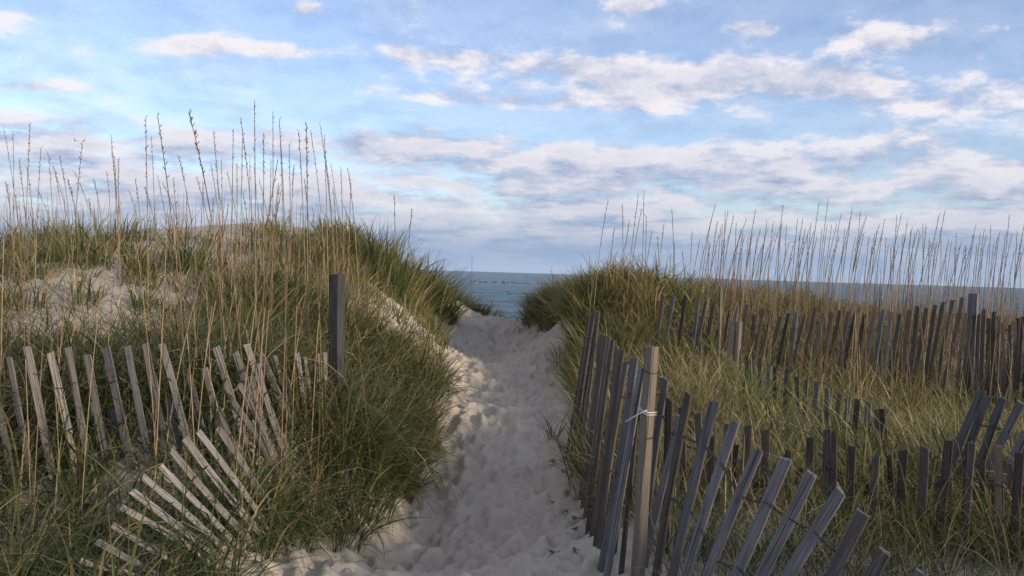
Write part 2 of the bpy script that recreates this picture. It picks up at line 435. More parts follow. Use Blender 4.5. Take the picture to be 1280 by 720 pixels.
# ------------------------------------------------------------------ sea
m_sea, g = mat('sea_water')
geo = g.n('ShaderNodeNewGeometry')
pos = geo.outputs['Position']
w1 = g.n('ShaderNodeTexNoise', {'Vector': g.vm('MULTIPLY', pos, (.10, .32, 1)), 'Scale': 1.0, 'Detail': 7.0, 'Roughness': .68}).outputs[0]
w2 = g.n('ShaderNodeTexNoise', {'Vector': g.vm('MULTIPLY', pos, (.02, .055, 1)), 'Scale': 1.0, 'Detail': 4.0, 'Roughness': .6}).outputs[0]
hgt = g.m('ADD', g.m('MULTIPLY', w1, .6), g.m('MULTIPLY', w2, 2.0))
bmp = g.n('ShaderNodeBump', {'Strength': 1.0, 'Distance': 2.2, 'Height': hgt})
col = g.mix(g.ss(w2, .35, .65), (.022, .066, .092, 1), (.045, .115, .150, 1))
df = g.n('ShaderNodeBsdfPrincipled', {'Base Color': col, 'Roughness': .30, 'IOR': 1.33, 'Specular IOR Level': .32, 'Normal': bmp.outputs[0]})
fm = g.n('ShaderNodeTexNoise', {'Vector': g.vm('MULTIPLY', pos, (.05, .6, 1)), 'Scale': 1.0, 'Detail': 6.0, 'Roughness': .7, 'Distortion': .4}).outputs[0]
sy_ = g.n('ShaderNodeSeparateXYZ', {0: pos}).outputs[1]
near = g.ss(sy_, 75.0, 210.0, 1.0, 0.0)
foam = g.m('MULTIPLY', g.ss(g.m('ADD', fm, g.m('MULTIPLY', near, .05)), .63, .76), g.ss(sy_, 60, 420, 1.0, 0.0))
fo = g.n('ShaderNodeBsdfDiffuse', {'Color': (.62, .66, .70, 1)})
mx = g.n('ShaderNodeMixShader', {0: foam, 1: df.outputs[0], 2: fo.outputs[0]})
g.n('ShaderNodeOutputMaterial', {0: mx.outputs[0]})
sxs = np.concatenate([-np.geomspace(60, 30000, 24)[::-1], np.linspace(-55, 55, 56), np.geomspace(60, 30000, 24)])
sys_ = np.concatenate([[24, 36, 48], np.arange(56, 260, .8), np.geomspace(262, 40000, 60)])
SX, SY = np.meshgrid(sxs, sys_)
amp = .38 * sstep(SY, 50, 80) * (1 - sstep(SY, 180, 300))
SZ = SEA_Z + amp * (np.sin(SY * .42 + 2.2 * vnoise(SX, SY, .03) * 3) * .6 + (vnoise(SX, SY, .18) - .5))
idx = np.arange(SX.size).reshape(SX.shape)
quads = np.stack([idx[:-1, :-1], idx[:-1, 1:], idx[1:, 1:], idx[1:, :-1]], -1).reshape(-1, 4)
me = new_mesh('sea', np.stack([SX, SY, SZ], -1).reshape(-1, 3), quads)
tag(link('sea', me, m_sea), 'grey blue ocean with small waves and foam beyond the dunes', 'sea', kind='structure')

# ------------------------------------------------------------------ grass
PAL = np.array([(.028, .052, .017), (.050, .092, .027), (.095, .130, .038), (.225, .215, .085), (.42, .34, .18), (.16, .105, .058)])
def blades(root, L, phi, th0, th1, w0, colour, nseg=6, tipdry=.5):
    """many tapering, arching blades as one strip mesh; every argument is an array over blades"""
    n = len(root)
    t = np.linspace(0, 1, nseg + 1)
    th = th0[:, None] + th1[:, None] * (t[None, :] ** 1.35)
    h = np.stack([np.cos(phi), np.sin(phi), np.zeros(n)], -1)
    step = (L / nseg)[:, None]
    mid = (th[:, 1:] + th[:, :-1]) / 2
    hor = np.concatenate([np.zeros((n, 1)), np.cumsum(np.sin(mid) * step, 1)], 1)
    ver = np.concatenate([np.zeros((n, 1)), np.cumsum(np.cos(mid) * step, 1)], 1)
    p = root[:, None, :] + hor[:, :, None] * h[:, None, :]
    p[:, :, 2] += ver
    psi = phi + math.pi / 2 + rng.normal(0, .5, n)
    side = np.stack([np.cos(psi), np.sin(psi), rng.normal(0, .25, n)], -1)
    w = w0[:, None] * np.clip(1.02 - t[None, :] ** 1.8, .05, 1) * np.clip(.55 + t[None, :] * 2.5, 0, 1)
    v = np.empty((n, nseg + 1, 2, 3))
    v[:, :, 0] = p - side[:, None, :] * w[:, :, None] * .5
    v[:, :, 1] = p + side[:, None, :] * w[:, :, None] * .5
    base = (np.arange(n) * (nseg + 1) * 2)[:, None] + (np.arange(nseg) * 2)[None, :]
    q = np.stack([base, base + 1, base + 3, base + 2], -1).reshape(-1, 4)
    dry = np.array([.30, .225, .115])
    f = (np.clip(t * 1.6 - .75, 0, 1) * tipdry)[None, :, None]
    c = colour[:, None, :] * (1 - f) + dry * f
    c = np.repeat(c[:, :, None, :], 2, 2).reshape(-1, 3)
    return v.reshape(-1, 3), q, c

def grass_object(name, parts, label, cat, kind=None, group=None):
    vs, qs, cs, k = [], [], [], 0
    for v, q, c in parts:
        vs.append(v); qs.append(q + k); cs.append(c); k += len(v)
    me = new_mesh(name, np.concatenate(vs), np.concatenate(qs))
    c = np.concatenate(cs)
    a = me.attributes.new('Col', 'FLOAT_COLOR', 'POINT')
    a.data.foreach_set('color', np.concatenate([c, np.ones((len(c), 1))], 1).astype(np.float32).ravel())
    return tag(link(name, me, m_grass), label, cat, group, kind)

def pick(n, weights):
    w = np.array(weights, float); w /= w.sum()
    i = rng.choice(len(PAL), n, p=w)
    return PAL[i] * rng.uniform(.75, 1.25, (n, 1))

def clump_tone(nc, nb, weights):
    """each clump has a hue of its own that most of its blades share"""
    own = np.repeat(pick(nc, weights) * rng.uniform(.7, 1.25, (nc, 1)), nb, 0)
    rnd = pick(nc * nb, weights)
    f = (rng.random((nc * nb, 1)) < .6) * rng.uniform(.5, .95, (nc * nb, 1))
    return own * f + rnd * (1 - f)

def clumps(xy, nb, L, spread, weights, wind=(0, 0), w0=.008, lean=(.05, .5), droop=(.3, 1.5), tipdry=.5):
    """nb blades around each clump centre, leaning outwards and with the wind"""
    n = len(xy) * nb
    c = np.repeat(xy, nb, 0)
    az = rng.random(n) * 2 * math.pi
    rad = np.sqrt(rng.random(n)) * spread
    x = c[:, 0] + rad * np.cos(az); y = c[:, 1] + rad * np.sin(az)
    z = ground(x, y) - .02
    hx = np.cos(az) + wind[0] + rng.normal(0, .6, n); hy_ = np.sin(az) + wind[1] + rng.normal(0, .6, n)
    phi = np.arctan2(hy_, hx)
    size = np.repeat(rng.uniform(.5, 1.35, len(xy)), nb)
    LL = L * size * rng.uniform(.45, 1.15, n)
    th0 = rng.uniform(lean[0], lean[1], n) * (.4 + rad / spread)
    th1 = rng.uniform(droop[0], droop[1], n)
    dist = np.hypot(x, y)
    w = w0 * rng.uniform(.6, 1.3, n) * np.clip(dist / 6.5, .8, 1.7)
    return blades(np.stack([x, y, z], -1), LL, phi, th0, th1, w, clump_tone(len(xy), nb, weights), tipdry=tipdry)

def scatter(n, xlo, xhi, ylo, yhi, keep):
    x = rng.uniform(xlo, xhi, n); y = rng.uniform(ylo, yhi, n)
    k = rng.random(n) < keep(x, y)
    k &= np.abs(x) < .64 * y + 1.3            # what a viewer near the path could see
    return np.stack([x[k], y[k]], -1)

patchy = lambda x, y, s=.9: sstep(vnoise(x, y, s), .15, .6) * .6 + .4
# bare sand showing on the face of the left dune
def bare(x, y):
    e = lambda cx, cy, rx, ry: np.exp(-(((x - cx) / rx) ** 2 + ((y - cy) / ry) ** 2) ** 2)
    a = at(105, 370, 7.8); b = at(10, 350, 8.2); c = at(205, 365, 8.0); d = at(512, 384, 10.8)
    return np.clip(e(a[0], a[1], .85, 1.0) + e(b[0], b[1], .5, .5) + e(c[0], c[1], .35, .6) + .9 * e(d[0], d[1], .30, 1.0), 0, 1)

off_path = lambda x, y, m=.0: (path_in(x, y) < m).astype(float)
LEFT_W = (.36, .32, .12, .05, .09, .06)
parts = []
# left foreground: long dark arching blades
def lowspot(x, y):          # the hollow under the fallen slats, with little growing in it
    return np.exp(-(((x + 1.75) / .62) ** 2 + ((y - 4.0) / .62) ** 2) ** 2)
xy = scatter(1250, -4.6, -.4, 2.8, 6.6, lambda x, y: off_path(x, y, -.02) * patchy(x, y) * (x < -.4) * (1 - .62 * lowspot(x, y)))
parts.append(clumps(xy, 17, .66, .10, LEFT_W, wind=(.3, -.15), w0=.012, lean=(.05, .8), droop=(.5, 2.9)))
xy = scatter(900, -4.6, -.6, 2.8, 6.4, lambda x, y: off_path(x, y, -.05) * (x < -.6))
parts.append(clumps(xy, 8, .38, .14, (.08, 0, .05, .10, .30, .47), w0=.0065, lean=(.4, 1.3), droop=(.6, 2.4)))
grass_object('dune_grass', parts, 'long dark green arching grass around the left fences', 'grass', 'stuff')
parts = []
keep = lambda x, y: off_path(x, y, -.02) * patchy(x, y) * (1 - .80 * bare(x, y)) * (1 - .5 * sstep(y, 8.6, 9.2) * (x < -2.2))
xy = scatter(1000, -2.3, -.5, 6.0, 8.5, keep)
parts.append(clumps(xy, 17, .50, .11, (.14, .26, .24, .16, .15, .05), wind=(.35, -.1), w0=.0105, lean=(.05, .7), droop=(.4, 2.3)))
xy = scatter(1100, -5.5, -2.0, 6.0, 8.5, keep)
parts.append(clumps(xy, 15, .36, .11, (.14, .20, .20, .16, .20, .10), wind=(.2, 0), w0=.0095, droop=(.4, 2.0)))
xy = scatter(1100, -8.5, -2.0, 8.4, 11.0, lambda x, y: keep(x, y) * (.2 + .8 * (vnoise(x, y, 2.2) > .5)))
parts.append(clumps(xy, 20, .33, .11, (.06, .22, .30, .20, .18, .04), wind=(.2, 0), w0=.008, droop=(.2, 1.3)))
xy = scatter(1500, -2.4, -.5, 8.4, 15.5, keep)
parts.append(clumps(xy, 18, .31, .11, (.08, .20, .26, .20, .20, .06), wind=(.2, 0), w0=.0085, droop=(.3, 1.6)))
xy = scatter(500, -6, -.6, 6.0, 9.0, lambda x, y: keep(x, y))
parts.append(clumps(xy, 8, .42, .14, (0, 0, .05, .15, .6, .2), w0=.006, lean=(.2, .9), droop=(.4, 2.0)))
grass_object('dune_grass', parts, 'green and straw grass over the face and crest of the left dune', 'grass', 'stuff')
parts = []
def clear_front(x, y):
    """the strip on the viewer's side of the sunken fences, where the slats keep the grass down"""
    f = np.ones_like(x)
    for line in ([(880, 440, 8.8), (925, 437, 8.15), (1000, 471, 6.95), (1050, 492, 6.35), (1105, 512, 5.65), (1180, 560, 5.2)],
                 [(835, 500, 5.0), (1000, 550, 4.8), (1150, 560, 4.65), (1300, 565, 4.5)]):
        p = np.array([at(*q)[:2] for q in line])
        yl = np.interp(x, p[:, 0], p[:, 1], left=99, right=99)
        f = np.where((y < yl + .05) & (y > yl - .75), .22, f)
    return f
hump = lambda x, y: off_path(x, y, -.02) * patchy(x, y) * (x > .4) * clear_front(x, y)
xy = scatter(2400, .3, 4.6, 4.6, 15.0, hump)
parts.append(clumps(xy, 20, .50, .11, (.02, .14, .28, .30, .26, .0), wind=(-.35, -.25), w0=.009, droop=(.5, 1.9)))
xy = scatter(900, .5, 4.0, 4.8, 11.0, hump)
parts.append(clumps(xy, 12, .42, .14, (0, 0, .1, .3, .6, 0), wind=(-.5, -.3), w0=.0055, lean=(.3, 1.0), droop=(.6, 2.0)))
xy = scatter(3000, .3, 2.0, 9.3, 14.5, lambda x, y: (path_in(x, y) < 0) * (path_in(x, y) > -.9) * (x > .2) * .8)
parts.append(clumps(xy, 16, .42, .10, (.0, .08, .28, .36, .28, .0), wind=(-.4, -.2), w0=.0075, droop=(.5, 1.9)))
grass_object('dune_grass', parts, 'pale green and straw grass over the hump right of the path', 'grass', 'stuff')
parts = []
xy = scatter(1500, 3.6, 11.5, 9.9, 15.5, lambda x, y: patchy(x, y))
parts.append(clumps(xy, 18, .30, .11, (.10, .16, .16, .2, .26, .14), wind=(.1, 0), w0=.008, droop=(.3, 1.3)))
xy = scatter(1100, 3.2, 9.0, 5.6, 9.9, lambda x, y: patchy(x, y) * clear_front(x, y) * (1 - .4 * (y > 8.9)))
parts.append(clumps(xy, 16, .32, .11, (.32, .20, .10, .05, .09, .24), wind=(.1, 0), w0=.009, droop=(.4, 2.0)))  # brownish growth, with some of the hollow's shade put into darker hues
grass_object('dune_grass', parts, 'brown and green grass on the ridge and hollow by the far right fence', 'grass', 'stuff')
parts = []
xy = scatter(1900, .75, 5.0, 2.0, 5.4, lambda x, y: patchy(x, y, 1.2) * .75 * (x > .75))
parts.append(clumps(xy, 14, .42, .09, (.28, .24, .14, .06, .18, .10), wind=(0, 0), w0=.007, lean=(.1, .8), droop=(.5, 1.9)))
grass_object('dune_grass', parts, 'thin straw coloured grass in the hollow between the right fences', 'grass', 'stuff')

# fine dry stems, too many to count, among the stalks
def stems(n, xlo, xhi, ylo, yhi, L0, L1, keep):
    xy = scatter(n, xlo, xhi, ylo, yhi, keep); n = len(xy)
    z = ground(xy[:, 0], xy[:, 1]) - .02
    dist = np.hypot(xy[:, 0], xy[:, 1])
    c = np.array([.20, .145, .09]) * rng.uniform(.55, 1.3, (n, 1)) * np.array([1, 1, 1]) + rng.normal(0, .012, (n, 3))
    return blades(np.column_stack([xy, z]), rng.uniform(L0, L1, n), rng.random(n) * 6.28, rng.uniform(0, .12, n), rng.uniform(0, .35, n), .0042 * np.clip(dist / 6, .9, 1.8), np.clip(c, .02, 1), nseg=5, tipdry=.2)
grass_object('dry_stems', [stems(2600, 2.5, 9.5, 8.6, 13.5, .35, .95, lambda x, y: patchy(x, y, .7)), stems(420, 2.6, 9.5, 9.8, 13.5, .8, 1.25, lambda x, y: patchy(x, y, .7))], 'mass of fine rusty dry stems along the right ridge and far fence', 'dry stems', 'stuff')
grass_object('dry_stems', [stems(900, -7.5, -1.2, 7.8, 11.0, .3, .8, lambda x, y: patchy(x, y, .7) * (1 - bare(x, y))), stems(260, -4.5, -1.0, 4.6, 7.0, .35, .9, lambda x, y: patchy(x, y, .7))], 'mass of fine straw coloured stems over the left dune', 'dry stems', 'stuff')

# tufts that stand apart from the rest
def tuft(px, py, Y, L, nb, spread, weights, label, wind=(0, 0), **kw):
    p = at(px, py, Y)
    xy = np.array([[p[0], p[1]]])
    grass_object('grass_tuft', [clumps(xy, nb, L, spread, weights, wind=wind, **kw)], label, 'grass tuft')
DK = (.35, .35, .2, .05, .05, .0)
tuft(540, 348, 13.0, .70, 460, .34, (.16, .3, .28, .14, .12, 0), 'dark green windswept tuft at the seaward end of the left dune crest', wind=(.8, -.1), lean=(.05, .7), droop=(.4, 1.6), w0=.009)
tuft(500, 334, 11.8, .56, 380, .34, (.1, .3, .32, .16, .12, 0), 'tall green tuft between the bright crest tuft and the windswept one', wind=(.5, -.1), lean=(.05, .6), droop=(.3, 1.5), w0=.009)
tuft(470, 325, 11.0, .75, 300, .32, (.15, .3, .3, .15, .1, 0), 'bright green tuft on the left crest above the bare bank')
tuft(575, 385, 14.6, .55, 260, .3, (.02, .1, .2, .3, .38, 0), 'straw coloured tuft sloping down to the path beside the sea gap', wind=(.5, -.2))
for a, b, c_, lab in [(738, 405, 11.0, 'tall pale green tuft behind the top of the bundled pickets'), (715, 395, 12.2, 'mid green tuft on the right bank between the sea gap and the bundled pickets'), (770, 430, 9.8, 'straw green tuft on the hump just right of the bundled pickets')]:
    tuft(a, b, c_, .52, 330, .34, (.03, .2, .34, .26, .17, 0), lab, wind=(-.4, -.2), droop=(.4, 1.7))
tuft(690, 385, 13.4, .66, 420, .34, (.08, .28, .34, .18, .12, 0), 'dark tuft hanging over the right edge of the path at the sea gap', wind=(-.6, -.2), droop=(.5, 1.7))
for a, b, c_, lab in [(588, 392, 14.7, 'low straw green tuft at the foot of the left dune beside the sea gap'), (606, 403, 15.3, 'lowest small tuft left of the sea gap at the top of the path'), (697, 408, 12.7, 'pale tuft on the sand lip at the top right of the path'), (676, 404, 13.5, 'drooping tuft at the right side of the saddle before the sea'), (545, 372, 13.0, 'green tuft on the sandy slope under the windswept tuft')]:
    tuft(a, b, c_, .42, 240, .28, (.04, .2, .34, .24, .18, 0), lab, wind=((.5 if a < 640 else -.5), -.3), droop=(.5, 1.9))
tuft(735, 590, 6.4, .42, 90, .14, (.4, .35, .2, .05, 0, 0), 'dark green tuft at the foot of the bundled pickets', wind=(-.2, -.2))
tuft(690, 560, 7.3, .38, 14, .06, DK, 'few thin blades standing in the sand left of the bundled pickets', lean=(.1, .6))
tuft(700, 445, 10.2, .42, 26, .12, DK, 'sparse dark sprig trailing over the sand above the picket bundle', wind=(-.5, -.2), droop=(.8, 1.8))
tuft(235, 330, 8.6, .6, 80, .12, (.1, .3, .35, .2, .05, 0), 'yellow green tuft rising from the bare sand of the left dune')
tuft(178, 372, 7.6, .42, 60, .1, DK, 'small dark tuft in the middle of the bare sand patch')
tuft(100, 330, 8.8, .55, 110, .2, (.1, .3, .35, .2, .05, 0), 'green tuft at the top of the bare sand patch')
for k, (a, b, c_) in enumerate([(300, 700, 4.6), (400, 655, 5.2), (440, 610, 5.7), (380, 600, 5.6)]):
    tuft(a, b, c_, .68, 240, .24, (.2, .32, .26, .1, .1, .02), ['long bladed tuft beneath the lowest fallen pickets', 'arching tuft whose blades sweep over the sand at the near left path edge', 'tuft leaning on to the path halfway along the near left bank', 'green tuft at the foot of the tallest golden stems'][k], wind=(.45, -.3), w0=.0105, droop=(.6, 2.5))
tuft(345, 690, 4.8, .62, 260, .22, (.2, .35, .3, .1, .05, 0), 'big green tuft spilling on to the path in the left foreground', wind=(.5, -.3), droop=(.6, 1.9))
tuft(470, 560, 6.7, .7, 320, .3, (.15, .3, .3, .15, .1, 0), 'broad arching green tuft against the left edge of the path', wind=(.6, -.2), droop=(.5, 1.8))

# ------------------------------------------------------------------ sea oats
def bez(a, b, c, n):
    t = np.linspace(0, 1, n)[:, None]
    return a * (1 - t) ** 2 + 2 * b * t * (1 - t) + c * t * t

def stalk(px, py, Y, label, group, lean=0.0, seeds=8, near=True, thick=1.0, leaves=2):
    top = at(px, py, Y)
    bx, by = top[0] - lean + random.uniform(-.05, .05), Y + random.uniform(-.08, .08)
    base = np.array([bx, by, float(ground(np.array([bx]), np.array([by]))[0]) - .03])
    H = top[2] - base[2]
    if H < .35: return None
    o = thing('sea_oat_stalk', label, 'sea oats', base, group)
    ctl = np.array([base[0] + (top[0] - base[0]) * random.uniform(.15, .4), by, base[2] + H * .55])
    pts = bez(base, ctl, top, 12) - base
    r0 = (.0043 if near else .0048) * thick
    mb = MB(); mb.tube(pts, np.linspace(r0, r0 * .5, 12), 4)
    link('stem', mb.mesh('stem'), m_stalk, o)
    if seeds:
        mb = MB(); mb.tube(pts[7:], np.linspace(r0, r0 * .5, 12)[7:] * 1.12, 4)
        for i in range(seeds):
            f = 1 - (i / max(seeds, 1)) * random.uniform(.22, .30)
            k = f * 11; j = min(int(k), 10); p0 = pts[j] + (pts[j + 1] - pts[j]) * (k - j)
            a = random.uniform(0, 2 * math.pi); ln = random.uniform(.014, .030) * thick
            d = np.array([math.cos(a) * .55, math.sin(a) * .55, .8]); s = np.array([-math.sin(a), math.cos(a), 0])
            pp = [p0, p0 + d * ln * .5, p0 + d * ln]
            mb.strip(pp, [.0006, .0032 * thick, .0006], s)
            mb.strip(pp, [.0006, .0026 * thick, .0006], np.cross(s, d))
        link('seed_head', mb.mesh('seed_head'), m_seed, o)
    for i in range(leaves):
        f = random.uniform(.10, .55); k = f * 11; j = min(int(k), 10); p0 = pts[j] + (pts[j + 1] - pts[j]) * (k - j)
        a = random.uniform(0, 2 * math.pi); L = random.uniform(.15, .42) * min(1, H)
        d = np.array([math.cos(a), math.sin(a), 0]); up = np.array([0, 0, 1.0])
        tt = np.linspace(0, 1, 7); bend = random.uniform(1.0, 3.0)
        ang = .12 + bend * tt ** 1.6
        st = L / 6 * (np.sin(ang)[:, None] * d + np.cos(ang)[:, None] * up)
        q = p0 + np.concatenate([np.zeros((1, 3)), np.cumsum(st[:-1], 0)])
        mb = MB(); mb.strip(q, .0028 * thick * (1.02 - tt), np.array([-d[1], d[0], 0.2]))
        link('leaf', mb.mesh('leaf'), m_stalk, o)
    return o

GL = 'sea oat stalks on the left dune'
# tops read off the skyline: px, py, distance
left_far = [(5, 160, 7.5), (15, 165, 8), (24, 200, 8.6), (37, 155, 7.4), (50, 185, 8), (57, 190, 8.4), (62, 200, 9), (75, 195, 8.4), (70, 215, 9), (84, 225, 9),
            (138, 170, 7.4), (140, 190, 8), (145, 198, 8.6), (150, 200, 8.2), (132, 215, 9), (190, 172, 8), (197, 220, 9), (222, 195, 8.4), (205, 230, 9.2),
            (268, 165, 7.5), (276, 200, 8.4), (292, 162, 7.8), (300, 150, 7.4), (305, 172, 8), (312, 195, 8.8), (285, 215, 9), (330, 168, 8), (338, 200, 9), (343, 142, 7.2),
            (350, 150, 7.5), (360, 180, 8.4), (372, 165, 8), (390, 165, 8.2), (400, 157, 7.6), (405, 170, 8), (408, 190, 8.6), (412, 205, 9), (425, 210, 9), (440, 228, 9.4),
            (418, 235, 9.6), (380, 225, 9.4), (325, 225, 9.4), (255, 230, 9.2), (232, 240, 9.3), (180, 235, 9.2), (160, 240, 9.2), (118, 225, 9), (110, 250, 9.2), (45, 235, 9), (20, 245, 9),
            (8, 230, 8.8), (92, 215, 8.6), (170, 225, 8.8), (246, 222, 8.8), (318, 210, 8.6), (366, 208, 8.8), (296, 205, 8.5), (262, 205, 8.6), (33, 210, 8.5)]
for i, (px, py, Y) in enumerate(left_far):
    stalk(px + random.uniform(-2, 2), py, Y, 'thin dry sea oat stalk rising from the left dune crest against the sky', GL, random.uniform(-.24, .02), random.choice([9, 12, 14, 16, 26]), True, random.uniform(.85, 1.15), 2)
left_named = [(103, 178, 6.5, 'straight sea oat stalk just right of the two flying birds', .02, 16, 1.0),
              (182, 147, 6.3, 'solitary upright sea oat stalk between the sand patch tufts', -.02, 14, 1.1),
              (197, 145, 5.6, 'tall sea oat stalk that bends left above the middle of the left dune', -.20, 12, 1.2),
              (236, 140, 5.4, 'sea oat stalk with a thick dark seed cluster leaning left near its tip', -.26, 30, 1.25),
              (318, 128, 6.2, 'tallest sea oat stalk of the left dune, highest against the sky', -.12, 14, 1.1),
              (383, 155, 6.2, 'sea oat stalk with a dark lumpy seed head right of the tallest one', -.06, 26, 1.2),
              (435, 212, 8.2, 'sea oat stalk arching to the right end of the left stand', -.16, 18, 1.0),
              (493, 245, 11.0, 'slim sea oat stalk standing alone over the bright green crest tuft', -.05, 14, 1.3),
              (515, 262, 12.0, 'short sea oat stalk with a forked tip beside the windswept tuft', .05, 20, 1.4),
              (590, 318, 15.0, 'lone thin stalk beside the sea gap left of the path', 0, 8, .9)]
for px, py, Y, lab, ln, sd_, th in left_named:
    stalk(px, py, Y, lab, None, ln, sd_, True, th, 2)
# the golden stalks in front of and among the left fences
left_near = [(66, 300, 4.0), (28, 330, 4.3), (60, 345, 4.5), (82, 310, 4.8), (133, 300, 4.2), (150, 330, 5), (168, 320, 4.6), (214, 255, 4.1), (218, 290, 4.4), (222, 235, 5.0),
             (240, 320, 5.4), (250, 300, 4.9), (262, 250, 4.6), (268, 290, 4.8), (272, 235, 5.0), (280, 320, 5.2), (288, 270, 4.7), (318, 300, 5.4), (335, 290, 5.0),
             (346, 225, 4.5), (350, 205, 4.45), (353, 190, 4.6), (356, 240, 4.7), (360, 260, 4.8), (352, 250, 4.5), (372, 280, 5.2), (392, 270, 5.6), (405, 300, 5.4), (428, 330, 5.6),
             (440, 300, 6.5), (448, 350, 6.2), (395, 330, 5.2), (300, 250, 5.6), (310, 310, 5.8), (196, 300, 5.6), (118, 290, 5.6), (102, 270, 5.8), (8, 270, 5.0), (3, 300, 4.2), (45, 260, 5.6)]
for i, (px, py, Y) in enumerate(left_near):
    stalk(px + random.uniform(-6, 6), py + random.uniform(-25, 10), Y, 'golden dry sea oat stem standing among the left fence pickets', 'golden sea oat stems at the left fences', random.uniform(-.18, .20), random.choice([0, 8, 9, 10]), True, random.uniform(.6, .9), 3)
right_list = [(760, 250, 10.6), (768, 285, 11.2), (778, 256, 10.8), (787, 275, 11), (798, 243, 10.5), (805, 240, 10.6), (802, 262, 11), (808, 270, 11.4), (815, 290, 11.6), (822, 296, 11.6),
              (830, 280, 11.3), (840, 263, 11), (843, 305, 12), (838, 320, 12), (865, 290, 12), (875, 300, 12), (853, 315, 12)]
for (px, py, Y) in right_list:
    stalk(px, py, Y, 'spindly bare sea oat stalk on the grassy hump right of the sea gap', 'sea oat stalks on the right hump', random.uniform(-.05, .12), random.randint(8, 12), True, 1.1, 3)
GR = 'sea oat stalks along the right ridge'
px = 886.0
while px < 1284:
    py = 283 + (px - 886) * .045 + random.gauss(0, 12)
    if random.random() < .18: py -= 15
    stalk(px, py, random.uniform(9.9, 13.0), 'thin sea oat stalk in the long stand before the sea on the right ridge', GR, random.uniform(.0, .22), random.randint(8, 12), False, 1.0, 1)
    px += random.uniform(1.6, 4.4)
GN = 'dry stems before the far right fence'
for i in range(34):
    px = random.uniform(965, 1284); py = random.uniform(352, 440)
    stalk(px, py, random.uniform(8.2, 9.5), 'short rusty dry stem in front of the far right picket fence', GN, random.uniform(-.1, .1), random.choice([0, 8, 9]), False, .9, 2)

# ------------------------------------------------------------------ picket fences
def picket_mesh(L, w=.038, th=.011, segs=9, bow=.012, nail=False):
    mb = MB(); c = .0018
    prof = [(-w / 2 + c, -th / 2), (w / 2 - c, -th / 2), (w / 2, -th / 2 + c), (w / 2, th / 2 - c), (w / 2 - c, th / 2), (-w / 2 + c, th / 2), (-w / 2, th / 2 - c), (-w / 2, -th / 2 + c)]
    a, b, sl = random.uniform(-bow, bow), random.uniform(-bow, bow), random.uniform(-.25, .25)
    tw = random.uniform(-.10, .10); jag = random.choice([.0025, .0025, .003, .006, .012])
    vs = []
    for i in range(segs + 1):
        t = i / segs; z = L * t
        ox = a * math.sin(t * math.pi) * 1.5 + random.uniform(-.0006, .0006); oy = b * math.sin(t * 2.4)
        ca, sa = math.cos(tw * t), math.sin(tw * t)
        wf = 1 + random.uniform(-.05, .05)
        for (x, y) in prof:
            x *= wf
            zz = z + (x * sl if i == segs else 0) + (random.uniform(-jag, jag) if i == segs else 0)
            vs.append((x * ca - y * sa + ox, x * sa + y * ca + oy, zz))
    q = [[i * 8 + j, i * 8 + (j + 1) % 8, (i + 1) * 8 + (j + 1) % 8, (i + 1) * 8 + j] for i in range(segs) for j in range(8)]
    t = [[0, j + 1, j] for j in range(1, 7)] + [[segs * 8, segs * 8 + j, segs * 8 + j + 1] for j in range(1, 7)]
    mb.add(vs, q, t)
    return mb.mesh('picket', smooth=False)

def picket(fence, top, bottom, mat_, face=0.0, w=None, L=None, name='picket', th=.011, label=None):
    """a slat whose head is at top, running down through bottom and on into the sand; face turns its broad side"""
    top, bottom = np.asarray(top), np.asarray(bottom)
    z = top - bottom; vis = np.linalg.norm(z); z = z / vis
    L = L or max(1.18, vis + .15)
    w = w or random.uniform(.034, .041)
    fx = np.array([math.cos(face), math.sin(face), 0.0])
    x = fx - z * fx.dot(z); x /= np.linalg.norm(x); y = np.cross(z, x)
    base = top - z * L
    M = Matrix(((x[0], y[0], z[0], base[0]), (x[1], y[1], z[1], base[1]), (x[2], y[2], z[2], base[2]), (0, 0, 0, 1)))
    me = picket_mesh(L, w, th)
    o = link(name, me, mat_, fence)
    o.matrix_local = Matrix.Translation(-Vector(fence.location)) @ M
    if label: o['label'] = label
    return top, z, y, th

def wire(fence, rows, drop, thick=.0029, name='wire', jit=.012, loops=2):
    """two strands twisted together between the slats, one passing before and one behind each"""
    org = np.array(fence.location)
    mb = MB()
    for s in (1, -1):
        pts = []
        for i, (top, z, y, th) in enumerate(rows):
            off = y * s * (th / 2 + thick * 1.3) * (1 if i % 2 == 0 else -1)
            c = top - z * (drop + random.uniform(-jit, jit) * .4)
            if i:
                pc = prev
                for k in (1, 2, 3):
                    f = k / 4
                    m_ = pc * (1 - f) + c * f
                    m_[2] -= math.sin(f * math.pi) * .008
                    m_ = m_ + np.array([0, 0, 1]) * s * .004 * math.sin(f * 2 * math.pi) + y * s * .003 * math.cos(f * 2 * math.pi)
                    pts.append(m_ - org)
            pts.append(c + off - org)
            prev = c
        mb.tube(pts, thick, 4)
    link(name, mb.mesh(name), m_wire, fence)

def lerpY(px, tab):
    return float(np.interp(px, [t[0] for t in tab], [t[1] for t in tab]))

